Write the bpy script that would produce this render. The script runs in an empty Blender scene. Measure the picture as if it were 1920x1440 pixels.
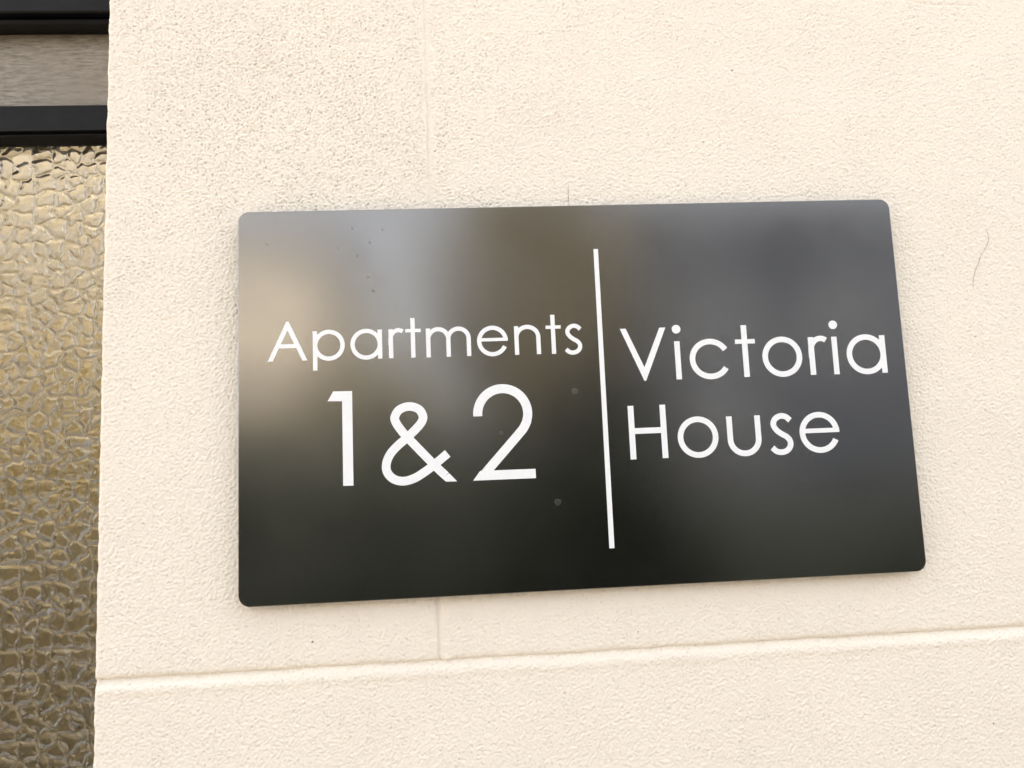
import bpy, bmesh, math, random
import numpy as np
from mathutils import Vector, Matrix
from mathutils.geometry import delaunay_2d_cdt

# ---------------------------------------------------------------- camera, light, exposure
SC = bpy.context.scene
COL = SC.collection
Z0 = 1.45                 # height of the sign's lower edge above the ground
MM = 0.001
SIGN_Y = -0.007           # face of the sign; the rendered wall face is y = 0, street side is -y

cam_d = bpy.data.cameras.new('camera')
cam = bpy.data.objects.new('camera', cam_d); COL.objects.link(cam)
right = Vector((0.99746926, -0.05722881, -0.0421894))
up = Vector((0.03547804, -0.11360171, 0.99289272))
fwd = Vector((0.06161486, 0.99187676, 0.11128385))
cpos = Vector((0.11561267, SIGN_Y - 0.37019598, Z0 + 0.06365497))
M3 = Matrix((right, up, -fwd)).transposed()
cam.matrix_world = Matrix.Translation(cpos) @ M3.to_4x4()
cam_d.sensor_width = 36.0
cam_d.lens = 1355.0 / 1920.0 * 36.0
cam_d.clip_start = 0.01
cam_d.clip_end = 500
SC.camera = cam

SUN_EL, SUN_AZ = math.radians(52), math.radians(14)      # behind the wall, high: the wall stands in open shade
world = bpy.data.worlds.new('World'); SC.world = world
world.use_nodes = True
wn = world.node_tree; bg = wn.nodes['Background']
sky = wn.nodes.new('ShaderNodeTexSky'); sky.sky_type = 'NISHITA'
sky.sun_disc = False; sky.sun_elevation = SUN_EL; sky.sun_rotation = SUN_AZ
sky.air_density = 0.7; sky.dust_density = 3.0; sky.ozone_density = 0.6
hs = wn.nodes.new('ShaderNodeHueSaturation'); hs.inputs['Saturation'].default_value = 0.12   # thin white cloud
wn.links.new(sky.outputs[0], hs.inputs['Color']); wn.links.new(hs.outputs[0], bg.inputs[0])
bg.inputs[1].default_value = 0.15
sun_d = bpy.data.lights.new('sun', 'SUN'); sun_d.energy = 3.0; sun_d.angle = math.radians(0.6); sun_d.color = (1, .95, .86)
sun = bpy.data.objects.new('sun', sun_d); COL.objects.link(sun)
to_sun = Vector((math.sin(SUN_AZ) * math.cos(SUN_EL), math.cos(SUN_AZ) * math.cos(SUN_EL), math.sin(SUN_EL)))
sun.rotation_euler = to_sun.to_track_quat('Z', 'Y').to_euler()
sun.location = (0, 6, 8)

vs = SC.view_settings
vs.view_transform = 'Standard'; vs.look = 'None'; vs.gamma = 1.0; vs.use_curve_mapping = False
vs.exposure = 2.56
SC.cycles.use_denoising = True

# ---------------------------------------------------------------- helpers
def link(o, parent=None):
    COL.objects.link(o)
    if parent is not None: o.parent = parent
    return o
def tag(o, label, cat, group=None):
    o['label'] = label; o['category'] = cat
    if group: o['group'] = group
    return o
def thing(name, label, cat, loc=(0, 0, 0), group=None):
    o = bpy.data.objects.new(name, None); o.location = loc; o.empty_display_size = .05
    return tag(link(o), label, cat, group)
def local(o, parent):
    """keep world coordinates of a mesh built in world space under an Empty"""
    if parent is not None:
        o.parent = parent; o.matrix_parent_inverse = Matrix.Translation(-parent.location)
def obj(name, bm_or_me, mat, parent=None, smooth=False):
    if isinstance(bm_or_me, bmesh.types.BMesh):
        me = bpy.data.meshes.new(name); bm_or_me.to_mesh(me); bm_or_me.free()
    else: me = bm_or_me
    o = bpy.data.objects.new(name, me); COL.objects.link(o)
    if mat: me.materials.append(mat)
    if smooth: me.polygons.foreach_set('use_smooth', np.ones(len(me.polygons), bool))
    local(o, parent)
    return o
def box(bm, x0, x1, y0, y1, z0, z1, bev=0.0, seg=2):
    r = bmesh.ops.create_cube(bm, size=1)
    for v in r['verts']:
        v.co = Vector(((x0 + x1) / 2 + v.co.x * (x1 - x0), (y0 + y1) / 2 + v.co.y * (y1 - y0), (z0 + z1) / 2 + v.co.z * (z1 - z0)))
    if bev:
        es = list({e for v in r['verts'] for e in v.link_edges})
        bmesh.ops.bevel(bm, geom=es, offset=bev, segments=seg, affect='EDGES', profile=.5)
def extrude_profile(prof, x0, x1):
    """closed (y, z) profile swept along x"""
    bm = bmesh.new(); n = len(prof)
    a = [bm.verts.new((x0, y, z)) for y, z in prof]; b = [bm.verts.new((x1, y, z)) for y, z in prof]
    for i in range(n): bm.faces.new((a[i], a[(i + 1) % n], b[(i + 1) % n], b[i]))
    bm.faces.new(a[::-1]); bm.faces.new(b)
    bmesh.ops.recalc_face_normals(bm, faces=bm.faces)
    return bm
def grid_mesh(name, P, flip=False):
    """P: (rows, cols, 3)"""
    r, c, _ = P.shape
    me = bpy.data.meshes.new(name)
    idx = np.arange(r * c, dtype=np.int32).reshape(r, c)
    q = np.stack([idx[:-1, :-1], idx[:-1, 1:], idx[1:, 1:], idx[1:, :-1]], -1).reshape(-1, 4)
    if flip: q = q[:, ::-1]
    me.vertices.add(r * c); me.vertices.foreach_set('co', np.ascontiguousarray(P, np.float32).ravel())
    me.loops.add(q.size); me.loops.foreach_set('vertex_index', np.ascontiguousarray(q).ravel())
    me.polygons.add(len(q)); me.polygons.foreach_set('loop_start', np.arange(0, q.size, 4, dtype=np.int32))
    me.polygons.foreach_set('use_smooth', np.ones(len(q), bool))
    me.update(); me.validate()
    return me

class Mat:
    def __init__(s, name):
        s.m = bpy.data.materials.new(name); s.m.use_nodes = True
        s.t = s.m.node_tree; s.b = s.t.nodes['Principled BSDF']; s.out = s.t.nodes['Material Output']
        s.co = s.t.nodes.new('ShaderNodeTexCoord').outputs['Object']
    def n(s, k, **kw):
        nd = s.t.nodes.new(k)
        for a, v in kw.items(): setattr(nd, a, v)
        return nd
    def l(s, a, b): s.t.links.new(a, b)
    def set(s, **kw):
        for k, v in kw.items(): s.b.inputs[k.replace('_', ' ')].default_value = v
        return s
    def map(s, scale=(1, 1, 1), rot=(0, 0, 0)):
        m = s.n('ShaderNodeMapping'); m.inputs['Scale'].default_value = scale; m.inputs['Rotation'].default_value = rot
        s.l(s.co, m.inputs[0]); return m.outputs[0]
    def noise(s, scale, detail=4, rough=.55, vec=None):
        nd = s.n('ShaderNodeTexNoise'); nd.inputs['Scale'].default_value = scale
        nd.inputs['Detail'].default_value = detail; nd.inputs['Roughness'].default_value = rough
        s.l(vec or s.co, nd.inputs['Vector']); return nd.outputs['Fac']
    def ramp(s, fac, stops):
        r = s.n('ShaderNodeValToRGB'); e = r.color_ramp.elements
        while len(e) < len(stops): e.new(.5)
        for el, (p, c) in zip(e, stops): el.position = p; el.color = (*c, 1) if len(c) == 3 else c
        s.l(fac, r.inputs[0]); return r.outputs[0]
    def mix(s, fac, a, b, mode='MIX'):
        m = s.n('ShaderNodeMix', data_type='RGBA', blend_type=mode)
        for sock, v in ((m.inputs[0], fac), (m.inputs[6], a), (m.inputs[7], b)):
            if hasattr(v, 'is_output'): s.l(v, sock)
            elif isinstance(v, (int, float)): sock.default_value = v
            else: sock.default_value = (*v, 1)
        return m.outputs[2]
    def math(s, op, a, b=0.0):
        m = s.n('ShaderNodeMath', operation=op)
        for sock, v in zip(m.inputs, (a, b)):
            if hasattr(v, 'is_output'): s.l(v, sock)
            else: sock.default_value = v
        return m.outputs[0]
    def bump(s, h, strength, dist):
        b = s.n('ShaderNodeBump'); b.inputs['Strength'].default_value = strength; b.inputs['Distance'].default_value = dist
        s.l(h, b.inputs['Height']); s.l(b.outputs[0], s.b.inputs['Normal'])
    def color(s, c): s.l(c, s.b.inputs['Base Color'])

# ---------------------------------------------------------------- materials
def m_render_paint():
    m = Mat('cream_masonry_paint')
    low = m.noise(14, 3, .5); mid = m.noise(70, 4, .6)
    c = m.ramp(low, [(.3, (.83, .765, .68)), (.5, (.845, .782, .697)), (.7, (.86, .795, .705))])
    c = m.mix(m.math('MULTIPLY', m.math('SUBTRACT', mid, .5), .16), c, (.74, .64, .50))
    # stray dark specks in the paint
    v = m.n('ShaderNodeTexVoronoi'); v.inputs['Scale'].default_value = 55; m.l(m.co, v.inputs['Vector'])
    sep = m.n('ShaderNodeSeparateColor'); m.l(v.outputs['Color'], sep.inputs[0])
    speck = m.math('MULTIPLY', m.math('LESS_THAN', v.outputs['Distance'], .034), m.math('GREATER_THAN', sep.outputs[0], .80))
    c = m.mix(m.math('MULTIPLY', speck, .75), c, (.10, .08, .06))
    m.color(c); m.set(Roughness=.72); m.b.inputs['Specular IOR Level'].default_value = .145
    g = m.noise(1500, 3, .6)
    m.bump(g, .55, .00025)
    return m.m
def m_sign():
    m = Mat('black_satin_panel')
    dust = m.noise(2600, 2, .6); low = m.noise(22, 3)
    m.color(m.mix(m.math('MULTIPLY', dust, .35), (.175, .175, .177), (.20, .197, .19)))
    m.set(Metallic=1.0)
    drip = m.noise(260, 4, .6, m.map((1, 1, .07)))
    m.l(m.math('ADD', m.math('MULTIPLY', low, .12), m.math('ADD', m.math('MULTIPLY', drip, .02), .105)), m.b.inputs['Roughness'])
    # pale dust grains
    v = m.n('ShaderNodeTexVoronoi'); v.inputs['Scale'].default_value = 75; m.l(m.co, v.inputs['Vector'])
    sep = m.n('ShaderNodeSeparateColor'); m.l(v.outputs['Color'], sep.inputs[0])
    sp = m.math('MULTIPLY', m.math('LESS_THAN', v.outputs['Distance'], .035), m.math('GREATER_THAN', sep.outputs[1], .82))
    d = m.n('ShaderNodeBsdfDiffuse'); d.inputs[0].default_value = (.42, .40, .36, 1)
    mx = m.n('ShaderNodeMixShader'); m.l(m.math('MULTIPLY', sp, .55), mx.inputs[0]); m.l(m.b.outputs[0], mx.inputs[1]); m.l(d.outputs[0], mx.inputs[2])
    m.l(mx.outputs[0], m.out.inputs[0])
    m.bump(m.noise(2200, 2, .5), .10, .0001)
    return m.m
def m_vinyl():
    m = Mat('white_vinyl'); m.set(Roughness=.38)
    m.color(m.ramp(m.noise(300, 3), [(.3, (.80, .825, .87)), (.7, (.84, .86, .90))])); return m.m
def m_black_paint():
    m = Mat('black_gloss_paint'); m.set(Roughness=.45); m.b.inputs['Specular IOR Level'].default_value = .14
    m.color(m.ramp(m.noise(60, 3), [(.3, (.004, .004, .005)), (.7, (.008, .008, .010))]))
    m.bump(m.noise(300, 3, .6, m.map((.12, 1, 1))), .25, .0006); return m.m
def m_sheen_grey():
    m = Mat('painted_sheen_grey'); m.set(Roughness=.5)  # grey-brown colour stands for light reflected off black gloss paint
    g = m.noise(900, 4, .65, m.map((.10, 1, 1))); b = m.noise(28, 3)
    g2 = m.noise(420, 5, .7, m.map((.3, 1, 1)))
    c = m.ramp(m.math('ADD', m.math('MULTIPLY', g, .45), m.math('MULTIPLY', g2, .55)), [(.34, (.10, .083, .064)), (.5, (.25, .215, .172)), (.66, (.36, .325, .27))])
    m.color(m.mix(m.ramp(b, [(.35, (0, 0, 0)), (.65, (.7, .7, .7))]), c, (.23, .197, .157)))
    m.bump(g, .5, .0006); return m.m
def m_glass():
    m = Mat('obscured_glass'); m.set(Roughness=.02, IOR=1.55)
    m.b.inputs['Transmission Weight'].default_value = 1.0
    m.b.inputs['Base Color'].default_value = (.97, .95, .88, 1); return m.m
def m_plain(name, c, rough=.8, var=.12, scale=4):
    m = Mat(name); m.set(Roughness=rough)
    m.color(m.ramp(m.noise(scale, 5, .6), [(.3, tuple(x * (1 - var) for x in c)), (.7, tuple(min(1, x * (1 + var)) for x in c))])); return m.m
PAINT, SIGN, VINYL, BLACK, SHEEN, GLASS = m_render_paint(), m_sign(), m_vinyl(), m_black_paint(), m_sheen_grey(), m_glass()

# ---------------------------------------------------------------- the ground
bm = bmesh.new(); box(bm, -60, 60, -120, 30, -.05, 0)
g = obj('ground', bm, m_plain('sandy_paving', (.24, .195, .14), .85, .2, 3)); g['kind'] = 'structure'

# ---------------------------------------------------------------- the rendered wall
rng = np.random.default_rng(11)
STEP = .5
XE = -71.0                                                       # outer corner of the doorway reveal, mm
# columns: up the reveal, round the arris, across the face
cols = []                                                        # x, y, nx, ny  (mm, normal out of the render)
RAD = 2.0
rev = np.concatenate([[140, 90, 60, 40, 28, 20, 15], np.arange(12, RAD, -STEP)])
for y in rev: cols.append((XE, y, -1, 0))
for a in np.linspace(0, math.pi / 2, 7):
    cols.append((XE + RAD - RAD * math.cos(a), RAD - RAD * math.sin(a), -math.cos(a), -math.sin(a)))
fx = np.arange(XE + RAD + STEP, 470, STEP)
JX = 97.4                                                        # upright joint
for x in fx: cols.append((x, 0, 0, -1))
x = 470.0; d = 2.0
while x < 3200: cols.append((x, 0, 0, -1)); x += d; d *= 1.35
cols = np.array(cols)
JZ = -32.4
zs = list(np.arange(JZ, 346, STEP)); d = 2.0; z = zs[-1]
while z < 2600: z += d; d *= 1.35; zs.append(z)
lo = list(np.arange(JZ - STEP, -125, -STEP)); d = 2.0; z = lo[-1]
while z - d > -1440: z -= d; d *= 1.35; lo.append(z)
lo.append(-1450.0)
zs = np.array(lo[::-1] + zs); r0 = len(lo)
nr, nc = len(zs), len(cols)
kz = np.fft.fftfreq(nr, STEP)[:, None]; kx = np.fft.rfftfreq(nc, STEP)[None, :]
def band(lam, sig=.45, ani=1.0, ang=0.0):
    ca, sa = math.cos(ang), math.sin(ang)
    u = (kx * ca + kz * sa) * ani; v = -kx * sa + kz * ca
    k = np.sqrt(u * u + v * v) + 1e-9
    f = np.fft.rfft2(rng.standard_normal((nr, nc))) * np.exp(-np.log(k * lam) ** 2 / (2 * sig * sig)) / k ** .5
    n = np.fft.irfft2(f, s=(nr, nc)); return n / n.std()
X = np.broadcast_to(cols[:, 0], (nr, nc)); Z = np.broadcast_to(zs[:, None], (nr, nc))
def sstep(a, b, x):
    t = np.clip((x - a) / (b - a), 0, 1); return t * t * (3 - 2 * t)
lowA, lowB = band(90, .4), band(45, .5)
coarse = .5 + .5 * np.tanh(lowB * .25 + 1.8 * np.exp(-((X - 20) / 120) ** 2 - ((Z - 260) / 110) ** 2) - .75)
n1 = band(1.7, .55, 1.12, .5)
H = .165 * (n1 - .22 * (n1 * n1 - 1)) + .07 * band(4.5, .6, 1.2, .5)
H *= (.74 + .30 * coarse)
pit = np.maximum(band(1.7, .35, 1.1, .5) - 1.3, 0)
H -= .9 * pit * coarse
H += .10 * lowA + .02 * lowB
wob = .16 * band(40, .5)[r0][None, :] + .06 * band(6, .5)[r0][None, :]
zz = Z - JZ - wob
left = sstep(60, -60, X)
depth = 1.65 + .9 * left
groove = np.where(zz > 0, -depth * np.exp(-np.clip(zz, 0, 50) / .85), -depth * (1 - sstep(0, -5.0, zz)))
lip = .32 * np.exp(-((zz + 6.2) / 1.8) ** 2)
wobv = .12 * band(40, .5)[:, 300][:, None] + .08 * band(7, .5)[:, 500][:, None]
xx = X - JX - wobv + 1.2 * sstep(150, 0, Z) - 1.2 * sstep(100, 300, Z)
upper = (Z > JZ - 1).astype(float)
vg = -(1.15 + .3 * sstep(40, -30, Z)) * np.exp(-(np.clip(xx, 0, 60) / 3.0) ** 2) * np.where(xx < 0, np.exp(-(np.clip(-xx, 0, 60) / .5) ** 2), 1) * upper
H *= 1 - .75 * np.exp(-((xx - 1.2) / 1.8) ** 2) * upper
lipv = .22 * np.exp(-((xx - 6.0) / 1.6) ** 2) * upper
nub = .9 * np.exp(-((X - 100.5) / 1.3) ** 2 - ((Z - JZ - .6) / 1.4) ** 2)
H = H + groove + lip + vg + nub + lipv
# an old scratch in the render near the top
for (ax, az, bx, bz) in ((371, 322.5, 394, 318.6), (394, 318.6, 420, 318.0)):
    t = np.clip(((X - ax) * (bx - ax) + (Z - az) * (bz - az)) / ((bx - ax) ** 2 + (bz - az) ** 2), 0, 1)
    dd = np.hypot(X - ax - t * (bx - ax), Z - az - t * (bz - az)); H = H - .30 * np.exp(-(dd / .5) ** 2)
# chipped arris
arr = np.abs(cols[:, 2]) * np.abs(cols[:, 3]) * 2
arr_n = band(5, .6)
H = H * (1 - .7 * np.abs(cols[:, 2]))[None, :]
H = H + arr[None, :] * .05 * arr_n + (np.abs(cols[:, 2]) > .01)[None, :] * .11 * band(14, .5)[:, 200][:, None]
P = np.empty((nr, nc, 3))
P[..., 0] = cols[:, 0] + H * cols[:, 2]; P[..., 1] = cols[:, 1] + H * cols[:, 3]; P[..., 2] = Z + Z0 * 1000
P *= MM
P[0, :, 2] = 0.0
jc = int(np.argmin(np.abs(cols[:, 0] - JX) + (cols[:, 1] > 0) * 1e3))
wall = thing('rendered_wall', 'cream painted rough rendered wall scored into large blocks beside the glazed door', 'wall', (XE * MM, 0, 0))
for nm, sl in (('block', (slice(r0, nr), slice(0, jc + 1))), ('block', (slice(r0, nr), slice(jc, nc))), ('block', (slice(0, r0 + 1), slice(0, nc)))):
    obj(nm, grid_mesh('block', P[sl]), PAINT, wall)

# ---------------------------------------------------------------- the sign
sign = thing('house_sign', 'black satin rectangular sign with white lettering fixed to the cream wall', 'sign', (0, 0, Z0))
W_, H_, R_ = 350.0, 200.0, 5.6
def rounded(w, h, r, n=10):
    p = []
    for cx, cz, a0 in ((w - r, r, -90), (w - r, h - r, 0), (r, h - r, 90), (r, r, 180)):
        for i in range(n + 1):
            a = math.radians(a0 + 90 * i / n); p.append((cx + r * math.cos(a), cz + r * math.sin(a)))
    return p
bm = bmesh.new()
vv = [bm.verts.new((x * MM, SIGN_Y, Z0 + z * MM)) for x, z in rounded(W_, H_, R_)]
f = bm.faces.new(vv); ex = bmesh.ops.extrude_face_region(bm, geom=[f])
for v in ex['geom']:
    if isinstance(v, bmesh.types.BMVert): v.co.y += .003
bmesh.ops.recalc_face_normals(bm, faces=bm.faces)
rim = [e for e in bm.edges if abs(e.verts[0].co.y - SIGN_Y) < 1e-6 and abs(e.verts[1].co.y - SIGN_Y) < 1e-6]
bmesh.ops.bevel(bm, geom=rim, offset=.0004, segments=2, affect='EDGES', profile=.5)
obj('panel', bm, SIGN, sign)
for (x, z) in ((40, 40), (310, 40), (40, 160), (310, 160)):
    bm = bmesh.new(); box(bm, (x - 12) * MM, (x + 12) * MM, SIGN_Y + .003, .0012, Z0 + (z - 12) * MM, Z0 + (z + 12) * MM, .0005)
    obj('mounting_pad', bm, BLACK, sign)

# lettering: every glyph is the union of its strokes, a thin film on the panel
def arc(cx, cy, rx, ry, a0, a1, n=40):
    return [(cx + rx * math.cos(math.radians(a0 + (a1 - a0) * i / n)), cy + ry * math.sin(math.radians(a0 + (a1 - a0) * i / n))) for i in range(n + 1)]
def spline(p, n=10):
    q = [(2 * p[0][0] - p[1][0], 2 * p[0][1] - p[1][1])] + list(p) + [(2 * p[-1][0] - p[-2][0], 2 * p[-1][1] - p[-2][1])]
    out = []
    for i in range(1, len(q) - 2):
        for k in range(n):
            t = k / n; a, b, c, d = q[i - 1], q[i], q[i + 1], q[i + 2]
            out.append(tuple(.5 * (2 * b[j] + (c[j] - a[j]) * t + (2 * a[j] - 5 * b[j] + 4 * c[j] - d[j]) * t * t + (3 * b[j] - a[j] - 3 * c[j] + d[j]) * t ** 3) for j in (0, 1)))
    out.append(tuple(p[-1])); return out
def stroke(p, w):
    p = [np.array(a, float) for a in p]
    L, Rr = [], []
    for i in range(len(p)):
        t = p[min(i + 1, len(p) - 1)] - p[max(i - 1, 0)]; t /= np.linalg.norm(t); n = np.array((-t[1], t[0])) * w / 2
        L.append(p[i] + n); Rr.append(p[i] - n)
    return [[tuple(L[i]), tuple(Rr[i]), tuple(Rr[i + 1]), tuple(L[i + 1])] for i in range(len(p) - 1)]
def rect(x0, x1, z0, z1): return [[(x0, z0), (x1, z0), (x1, z1), (x0, z1)]]
S = .146; RO = .532; CY = .507; RC = RO - S / 2
def ring(cx, a0=0, a1=360, k=1.0): return stroke(arc(cx, CY, RC * k, RC, a0, a1, 64), S)
GL = {
 'o': ring(RO), 'p': rect(0, S, -.345, 1) + ring(RO + .005), 'a': ring(RO) + rect(1.068 - S, 1.068, 0, 1),
 'r': rect(0, S, 0, 1) + stroke([(.062, .45)] + arc(.332, .64, .27, .32, 180, 57, 24), S * .97),
 't': rect(.180, .180 + S, 0, 1.368) + rect(0, .527, .876, .993),
 'm': rect(0, S, 0, 1) + stroke([(.072, .35)] + arc(.415, .62, .343, .345, 180, 0) + [(.758, 0)], S) + stroke([(.758, .35)] + arc(1.106, .62, .348, .345, 180, 0) + [(1.454, 0)], S),
 'e': ring(RO, 0, 335) + rect(.09, 2 * RO - .004, .497, .612),
 'n': rect(0, S, 0, 1) + stroke([(.072, .35)] + arc(.45, .60, .378, .365, 180, 0) + [(.828, 0)], S),
 's': stroke(spline([(.045, .15), (.14, .06), (.27, .025), (.42, .06), (.52, .17), (.525, .31), (.44, .42), (.31, .5), (.19, .6), (.115, .74), (.165, .88), (.3, .958), (.45, .94), (.567, .84)]), S),
 'V': [[(0, 1.374), (.153, 1.374), (.586, .345), (.611, 0), (.562, 0)], [(1.04, 1.374), (.586, .345), (.562, 0), (.611, 0), (1.2, 1.374)]],
 'i': rect(0, S * .98, 0, 1) + [arc(.075, 1.318, .115, .115, 0, 348.75, 31)], 'c': ring(RO, 31, 328, 1.03),
 'H': rect(0, .15, 0, 1.371) + rect(.83, .98, 0, 1.371) + rect(.1, .9, .646, .795),
 'u': stroke([(.073, 1), (.073, .45)] + arc(.4455, .40, .3725, .368, 180, 360) + [(.818, .45), (.818, 1)], S),
 'A': [[(0, 0), (.163, 0), (.662, 1.05), (.70, 1.355), (.625, 1.355)], [(1.318, 0), (.70, 1.355), (.625, 1.355), (.662, 1.05), (1.155, 0)]] + rect(.29, 1.03, .437, .574),
}
def inside(c, q):
    r = False; j = len(q) - 1
    for i in range(len(q)):
        a, b = q[i], q[j]
        if (a[1] > c[1]) != (b[1] > c[1]) and c[0] < (b[0] - a[0]) * (c[1] - a[1]) / (b[1] - a[1]) + a[0]: r = not r
        j = i
    return r
def film(name, polys, label=None, thick=.00016):
    vs_, fs = [], []
    for p in polys:
        a = sum(p[i][0] * p[(i + 1) % len(p)][1] - p[(i + 1) % len(p)][0] * p[i][1] for i in range(len(p)))
        if abs(a) < 1e-9: continue
        if a < 0: p = p[::-1]
        fs.append(list(range(len(vs_), len(vs_) + len(p)))); vs_ += [Vector(q) for q in p]
    v, e, f_, _, _, of = delaunay_2d_cdt(vs_, [], fs, 0, 1e-4)
    bm = bmesh.new(); bv = [bm.verts.new((q.x * MM, SIGN_Y - thick, Z0 + q.y * MM)) for q in v]
    PV = [[vs_[i] for i in q] for q in fs]
    for face in f_:
        c = sum((v[i] for i in face), Vector((0, 0))) / len(face)
        if any(inside(c, q) for q in PV): bm.faces.new([bv[i] for i in face])
    bmesh.ops.delete(bm, geom=[q for q in bm.verts if not q.link_faces], context='VERTS')
    bmesh.ops.dissolve_limit(bm, angle_limit=.0005, verts=bm.verts, edges=bm.edges)
    bmesh.ops.triangulate(bm, faces=bm.faces)
    bmesh.ops.recalc_face_normals(bm, faces=bm.faces)
    ex = bmesh.ops.extrude_face_region(bm, geom=list(bm.faces), use_keep_orig=True)
    for q in ex['geom']:
        if isinstance(q, bmesh.types.BMVert): q.co.y = SIGN_Y + .00005
    bmesh.ops.recalc_face_normals(bm, faces=bm.faces)
    o = obj(name, bm, VINYL, sign)
    if label: o['label'] = label
    return o
def word(chars, xs, base, scale):
    for c, x, b in zip(chars, xs, base):
        film('letter', [[(x + u * scale, b + v * scale) for u, v in p] for p in GL[c]], 'white capital letter ' + c if c.isupper() else 'white letter ' + c)
word('Apartments', (14.8, 37.5, 56.5, 76.0, 84.6, 95.15, 121.4, 140.85, 157.4, 167.0), (121.0, 120.85, 120.75, 120.7, 120.65, 120.5, 120.35, 120.3, 120.2, 120.15), 15.1)
word('Victoria', (196.5, 225.0, 233.0, 257.7, 271.9, 297.35, 310.2, 317.9), (104.45, 104.5, 104.45, 104.5, 104.35, 104.35, 104.2, 104.15), 20.25)
word('House', (198.15, 223.5, 249.8, 272.4, 288.5), (63.85, 63.75, 63.9, 63.85, 63.65), 20.2)
film('digit', [[(44.6, 99.7), (51.85, 99.5), (56.9, 104.5), (47.4, 104.6)], [(51.7, 56.85), (56.8, 56.75), (56.9, 104.5), (51.85, 99.5)]], 'white digit 1')
two = [(120.35, 89.15)] + arc(133.2, 90, 12.85, 12.95, 178, -8, 40) + spline([(145.3, 85.4), (143.7, 82.5), (141.2, 79.5), (124.4, 61.5)], 8)
film('digit', stroke(two, 4.65) + [[(116.8, 56.6), (148.8, 56.5), (148.8, 61.25), (120.5, 61.35)], [(116.8, 56.6), (127.5, 61.4), (129.7, 63.9), (123.5, 63.9)]], 'white digit 2')
amp = [(104.4, 70.9), (97.4, 65.45), (92, 61.7), (87, 59.0), (81.6, 57.85), (76.8, 59.2), (73.8, 62.6), (73.35, 66.5), (75, 71), (78.6, 75.2), (84.3, 79.9), (89.2, 84.4), (91.9, 87.8), (92.35, 90.6), (90.3, 94), (85.5, 95.55), (80.5, 94), (78.15, 90.2), (79, 87), (81.5, 83.2), (84.5, 79.6), (97.4, 65.4), (103.0, 59.7)]
film('ampersand', stroke(spline(amp, 8), 4.35) + [[(103.1, 56.7), (108.7, 56.6), (104.7, 61.0), (101.4, 58.3)]])
film('divider_line', [[(184.5, 19.6), (187.1, 19.6), (187.35, 175.7), (184.95, 175.7)]], 'white upright line between the two halves of the lettering')

# dried drops of rain on the panel
def m_drop():
    m = Mat('dried_raindrop'); m.set(Roughness=.3, Metallic=1.0); m.color(m.ramp(m.noise(900, 2), [(.3, (.15, .15, .148)), (.7, (.18, .178, .173))])); return m.m
DROP = m_drop()
random.seed(4)
for (x, z, r) in ((171.1, 100.1, 1.7), (159.4, 43.8, 1.8), (132.1, 80.1, 1.2), (58.4, 190, .55), (60.8, 175.1, .5), (67.3, 182.1, .7), (66.1, 163.6, .6), (14.5, 182.5, .45), (68.7, 156.4, .75), (74, 189, .5), (51, 179, .4),
                  (293, 62, .6), (288, 48, .6)):
    bm = bmesh.new(); n = 16
    rings = [(1, 0), (.93, .10), (.78, .17), (.5, .12), (.2, .09)]
    prev = None; jit = [1 + random.uniform(-.12, .12) for _ in range(n)]
    for rr, hh in rings:
        cur = [bm.verts.new(((x + r * rr * jit[i] * math.cos(2 * math.pi * i / n)) * MM, SIGN_Y - .00003 - hh * r * MM * .09, Z0 + (z + 1.05 * r * rr * jit[i] * math.sin(2 * math.pi * i / n)) * MM)) for i in range(n)]
        if prev:
            for i in range(n): bm.faces.new((prev[i], prev[(i + 1) % n], cur[(i + 1) % n], cur[i]))
        prev = cur
    bm.faces.new(prev); bmesh.ops.recalc_face_normals(bm, faces=bm.faces)
    obj('dried_raindrop', bm, DROP, sign, True)

# ---------------------------------------------------------------- the doorway on the left
XL, XR = -.39, -.070
frame = thing('door_frame', 'black door frame with a transom board coloured grey for its mirrored sheen above the door glass', 'door frame', (-.4, .06, 0))
zb = lambda v: Z0 + v * MM
# head moulding: flat, quirk and bead
obj('head_moulding', extrude_profile([(.045, zb(347.2)), (.0458, zb(346.4)), (.0525, zb(346.2)), (.0525, zb(345.4)), (.0500, zb(344.8)), (.0488, zb(343.8)), (.0486, zb(342.9)), (.0495, zb(341.6)), (.0515, zb(340.8)), (.056, zb(340.6)), (.0585, zb(342.2)), (.10, zb(342.2)), (.10, zb(700)), (.045, zb(700))], XL, XR), BLACK, frame)
obj('transom_board', extrude_profile([(.0582, zb(284)), (.0575, zb(286)), (.0612, zb(342)), (.0985, zb(342)), (.0985, zb(284))], XL, XR), SHEEN, frame)
bm = bmesh.new(); box(bm, -.0795, -.0725 + .012, .0995, .14, 0, Z0 + .34, .001); obj('jamb', bm, BLACK, frame)
door = thing('glazed_door', 'black door glazed with pebbled obscured glass set back beside the wall', 'door', (-.4, .07, 0))
obj('top_rail', extrude_profile([(.050, zb(289)), (.0505, zb(289.8)), (.0515, zb(290.3)), (.057, zb(290.3)), (.057, zb(283.5)), (.0705, zb(283.5)), (.0705, zb(274.2)), (.050, zb(273.9))], XL, -.076), BLACK, door)
obj('glazing_bead', extrude_profile([(.0545, zb(273.9)), (.0530, zb(273.0)), (.0530, zb(272.0)), (.0600, zb(269.5)), (.0620, zb(269.4)), (.0620, zb(273.9))], XL, -.076), BLACK, door)
bm = bmesh.new(); box(bm, XL, -.076, .05, .095, 0, Z0 - .156, .002); obj('bottom_rail', bm, BLACK, door)
bm = bmesh.new(); box(bm, XL, -.250, .051, .094, Z0 - .1555, Z0 + .2695, .002); obj('stile', bm, BLACK, door)

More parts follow.
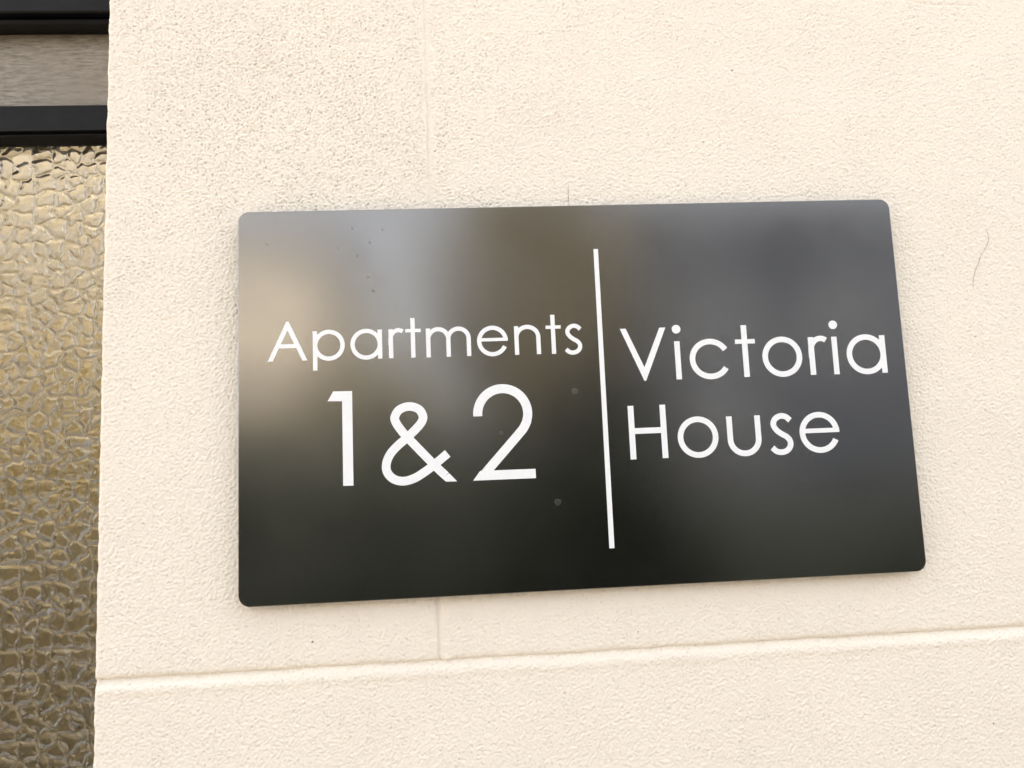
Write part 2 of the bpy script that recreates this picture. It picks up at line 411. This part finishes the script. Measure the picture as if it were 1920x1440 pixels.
# pebbled pane: rounded stones of glass pressed into the street face
GX0, GX1, GZ0, GZ1, gs = -252., -80., -160., 273.5, .55
gx = np.arange(GX0, GX1 + .01, gs); gz = np.arange(GZ0, GZ1 + .01, gs)
QX, QZ = np.meshgrid(gx, gz)
def warp(lam, amp):
    kz_ = np.fft.fftfreq(len(gz), gs)[:, None]; kx_ = np.fft.rfftfreq(len(gx), gs)[None, :]
    k = np.hypot(kz_, kx_) + 1e-9
    n = np.fft.irfft2(np.fft.rfft2(rng.standard_normal(QX.shape)) * np.exp(-np.log(k * lam) ** 2 / .3), s=QX.shape); return n / n.std() * amp
def cells(px, pz, cell, seed):
    r = np.random.default_rng(seed)
    ix = np.floor(px / cell).astype(int); iz = np.floor(pz / cell).astype(int)
    ox, oz = ix.min() - 3, iz.min() - 3
    sh = (iz.max() - oz + 4, ix.max() - ox + 4)
    jx, jz, an, st = r.uniform(.08, .92, sh), r.uniform(.08, .92, sh), r.uniform(0, math.pi, sh), r.uniform(1.0, 1.75, sh)
    F1 = np.full(px.shape, 1e9); F2 = F1.copy(); ID = np.zeros(px.shape)
    hsh = r.uniform(0, 1, sh)
    for dz in range(-2, 3):
        for dx in range(-2, 3):
            a, b = iz + dz - oz, ix + dx - ox
            ux = px - (ix + dx + jx[a, b]) * cell; uz = pz - (iz + dz + jz[a, b]) * cell
            c, s = np.cos(an[a, b]), np.sin(an[a, b]); q = np.sqrt(st[a, b])
            d = np.hypot((ux * c + uz * s) / q, (-ux * s + uz * c) * q)
            n = d < F1
            F2 = np.where(n, F1, np.minimum(F2, d)); ID = np.where(n, hsh[a, b], ID); F1 = np.where(n, d, F1)
    return F1, F2, ID
wx, wz = warp(9, .55), warp(9, .55)
F1, F2, ID = cells(QX + wx, QZ + wz, 9.6, 3)
g1, g2, ID2 = cells(QX + wz, QZ - wx, 6.0, 8)
e1 = np.clip((F2 - F1) / 2.8, 0, 1); e2 = np.clip((g2 - g1) / 2.2, 0, 1); e1 = e1 * e1 * (3 - 2 * e1); e2 = e2 * e2 * (3 - 2 * e2); dome = np.clip((F2 - F1) / 6, 0, 1)
HG = 1.9 - (.75 + .5 * ID) * (.80 * e1 + .55 * dome) - .16 * e2 * (ID2 > .35) + .015 * warp(5, 1)
PG = np.stack([QX * MM, .0645 - HG * MM, Z0 + QZ * MM], -1)
# close the sheet with a flat room face
me = grid_mesh('glass_pane', PG)
bm = bmesh.new(); bm.from_mesh(me); bm.verts.ensure_lookup_table()
gr, gc = QX.shape; back = {}
def bk(i, j):
    if (i, j) not in back: back[i, j] = bm.verts.new((gx[j] * MM, .0685, Z0 + gz[i] * MM))
    return back[i, j]
fr = lambda i, j: bm.verts[i * gc + j]
ring_ = [(0, j) for j in range(gc)] + [(i, gc - 1) for i in range(1, gr)] + [(gr - 1, j) for j in range(gc - 2, -1, -1)] + [(i, 0) for i in range(gr - 2, 0, -1)]
fv = [fr(*q) for q in ring_]; bv_ = [bk(*q) for q in ring_]
for i in range(len(ring_)):
    k = (i + 1) % len(ring_); bm.faces.new((fv[k], fv[i], bv_[i], bv_[k]))
for i in range(1, gr - 2): bm.faces.new((bk(i, 0), bk(i + 1, 0), bk(i + 1, gc - 1), bk(i, gc - 1)))
def fan(row, tip):
    for j in range(gc - 1): bm.faces.new((bk(row, j), bk(tip, 0), bk(row, j + 1)))
    bm.faces.new((bk(row, gc - 1), bk(tip, 0), bk(tip, gc - 1)))
fan(0, 1); fan(gr - 1, gr - 2)
bmesh.ops.recalc_face_normals(bm, faces=bm.faces)
for f in bm.faces: f.smooth = len(f.verts) == 4 and abs(f.normal.y) > .2 and f.calc_center_median().y < .0684
bm.to_mesh(me); bm.free()
pane = obj('glass_pane', me, GLASS, door)
pane['label'] = 'clear pebbled obscured glass pane'

# the narrow lobby behind the door, unseen walls shaped as a roofless light well
bm = bmesh.new(); xa, xb, ya, yb, zt = -.52, -.0805, .1405, .50, Z0 + .88
box(bm, xa - .05, xa, ya, yb, 0, zt); box(bm, xb, xb + .05, ya, yb, 0, zt); box(bm, xa - .05, xb + .05, yb + .001, yb + .05, 0, zt)
box(bm, xa - .05, XL - .001, .096, .1395, 0, zt)
hl = obj('lobby_walls', bm, m_plain('pale_lobby_plaster', (.68, .61, .48), .9, .06, 9)); hl['kind'] = 'structure'
bm = bmesh.new(); box(bm, xa + .001, xb - .001, yb - .006, yb, Z0 + .045, Z0 + .275, .002); obj('added_tint_band', bm, m_plain('added_band_ochre', (.80, .65, .33), .8, .15, 40), hl)  # band added behind the glass to give its middle a golden tone
bm = bmesh.new(); box(bm, xa + .001, xb - .001, yb - .010, yb - .0005, 0, Z0 + .044, .002); obj('added_lower_band', bm, m_plain('added_lower_tone', (.80, .68, .44), .8, .2, 40), hl)  # lower band added to set the tone at the bottom of the glass

bm = bmesh.new(); box(bm, -.292, -.235, yb - .03, yb - .0105, 0, zt - .05, .004); obj('added_post', bm, m_plain('added_post_white', (.84, .82, .77), .5, .04, 9), hl)  # pale post added so the pebbles pick up bright upright edges
# ---------------------------------------------------------------- bristles caught in the paint
def bristle(pts, r, label):
    pts = spline([(x - 2.0 * (x > 300) - .4, z - .9) for x, z in pts], 6); bm = bmesh.new(); prev = None; n = len(pts)
    for i, (x, z) in enumerate(pts):
        rr = r * (1 - .55 * abs(2 * i / (n - 1) - 1) ** 3)
        cur = [bm.verts.new(((x + rr * math.cos(a)) * MM, (-.32 + rr * math.sin(a)) * MM, Z0 + z * MM)) for a in (0, 1.2566, 2.5133, 3.7699, 5.0265)]
        if prev:
            for k in range(5): bm.faces.new((prev[k], prev[(k + 1) % 5], cur[(k + 1) % 5], cur[k]))
        else: bm.faces.new(cur)
        prev = cur
    bm.faces.new(prev); bmesh.ops.recalc_face_normals(bm, faces=bm.faces)
    tag(obj('paint_bristle', bm, BRIS, None, True), label, 'bristle', 'bristles caught in the wall paint')
BRIS = m_plain('grey_bristle', (.20, .17, .14), .6, .1, 200)
bristle([(411.3, 184.7), (412.0, 181.5), (411.9, 178.5), (409.5, 173.5), (406.1, 169.3), (404.5, 165), (402.4, 161.7), (400.8, 157.2), (400.1, 154.8), (399.9, 151)], .11, 'thin curved grey bristle stuck in the cream wall right of the sign')
bristle([(174.7, 213.8), (174.4, 209), (174.5, 203)], .11, 'short straight bristle on the wall touching the sign\'s top edge')

# ---------------------------------------------------------------- across the way: what the satin panel mirrors
def house(name, label, x0, x1, y1, h, wallm, roofm, rise, wins):
    t = thing(name, label, 'house', ((x0 + x1) / 2, y1, 0))
    bm = bmesh.new(); box(bm, x0, x1, y1 - 7, y1, 0, h); obj('wall', bm, wallm, t)
    bm = extrude_profile([(y1 + .35, h + .002), (y1 - 3.5, h + rise), (y1 - 7.35, h + .002)], x0 - .2, x1 + .2); obj('roof', bm, roofm, t)
    for (a, b, c, d) in wins:
        bm = bmesh.new(); box(bm, a, b, y1 - .02, y1 + .03, c, d, .01); w = obj('window', bm, WHITE, t)
        bm = bmesh.new(); box(bm, a + .08, b - .08, y1 + .031, y1 + .04, c + .08, d - .08); obj('pane', bm, DARKG, w)
WHITE = m_plain('white_frame', (.75, .74, .72), .5, .05); DARKG = m_plain('dark_window_glass', (.03, .035, .04), .08, .1)
SLATE = m_plain('slate_roof', (.09, .09, .10), .7, .2, 6)
house('opposite_house', 'cream rendered house across the way facing the sign', -12, -2.6, -14, 6.3, m_plain('cream_render', (.50, .435, .345), .9, .06, 2), SLATE, .9, [(-11, -9.8, 3.6, 5), (-8, -6.8, 3.6, 5), (-11, -9.8, 1, 2.6)])
house('grey_house', 'grey rendered house across the way facing the sign', 2.6, 14, -15, 7, m_plain('grey_render', (.038, .042, .052), .9, .06, 2), SLATE, 1.8, [(5, 6.2, 3.6, 5), (8, 9.2, 3.6, 5), (5, 6.2, 1, 2.6)])
def foliage(name, c, rx, ry, rz, n, size, mat, parent, seed):
    r = np.random.default_rng(seed)
    p = r.standard_normal((n, 3)); p /= np.linalg.norm(p, axis=1)[:, None]
    lump = 1 + .16 * np.sin(p[:, 0] * 5 + seed) * np.cos(p[:, 2] * 6) + .1 * np.sin(p[:, 1] * 9)
    p = p * (r.uniform(.55, 1, n) ** .5 * lump)[:, None] * np.array([rx, ry, rz]) + np.array(c)
    a = r.standard_normal((n, 3)); a /= np.linalg.norm(a, axis=1)[:, None]
    b = np.cross(a, r.standard_normal((n, 3))); b /= np.linalg.norm(b, axis=1)[:, None]
    s = size * r.uniform(.6, 1.3, n)[:, None]
    V = np.stack([p - a * s, p - b * s * .5, p + a * s, p + b * s * .5], 1).reshape(-1, 3)
    me = bpy.data.meshes.new(name); me.from_pydata(V.tolist(), [], np.arange(4 * n).reshape(-1, 4).tolist()); me.update()
    return obj(name, me, mat, parent)
OLIVE = m_plain('olive_leaf', (.24, .20, .11), .6, .3, 3); DARKL = m_plain('dark_leaf', (.014, .018, .009), .7, .3, 3); BARK = m_plain('bark', (.10, .075, .05), .9, .2, 8)
def tree(label, x, y, h, r, mat, seed, n=5000):
    t = thing('garden_tree', label, 'tree', (x, y, 0))
    bm = bmesh.new(); bmesh.ops.create_cone(bm, segments=10, radius1=.22, radius2=.08, depth=h * .7, cap_ends=True, matrix=Matrix.Translation((x, y, h * .35))); obj('trunk', bm, BARK, t)
    foliage('crown', (x, y, h * .62), r, r, h * .40, n, .16, mat, t, seed)
tree('olive leaved tree across the way between the two houses', 1.2, -11, 6.8, 1.55, OLIVE, 5)
tree('low olive shrub tree across the way before the gap beside the cream house', -1.1, -9, 3.0, 1.0, OLIVE, 9, 2500)
h = thing('garden_hedge', 'dark clipped hedge across the way in front of the houses', 'hedge', (-2.03, -2.8, 0))
bm = bmesh.new(); box(bm, -5, .93, -3.0, -2.65, 0, 1.70, .06); obj('stems', bm, DARKL, h)
foliage('foliage', (-2.03, -2.82, .9), 3.4, .38, .95, 9000, .07, DARKL, h, 7)

h2 = thing('garden_hedge', 'low dark hedge added to darken the mirrored ground before the grey house', 'hedge', (2.4, -2.8, 0))  # added so the lower right of the panel mirrors something dark
bm = bmesh.new(); box(bm, .98, 4, -3.0, -2.65, 0, 1.3, .06); obj('stems', bm, DARKL, h2)
foliage('foliage', (2.5, -2.82, .7), 1.55, .36, .74, 4000, .07, DARKL, h2, 17)

sh = thing('figure_standin', 'rounded dark shrub shape standing in for the person holding the camera', 'shrub', (.62, -2.35, 0))  # added in place of the dark figure mirrored in the panel
bm = bmesh.new(); bmesh.ops.create_cone(bm, segments=8, radius1=.06, radius2=.03, depth=.9, cap_ends=True, matrix=Matrix.Translation((.62, -2.35, .45))); obj('trunk', bm, BARK, sh)
foliage('crown', (.62, -2.35, 1.05), .36, .3, .78, 5000, .06, DARKL, sh, 23)
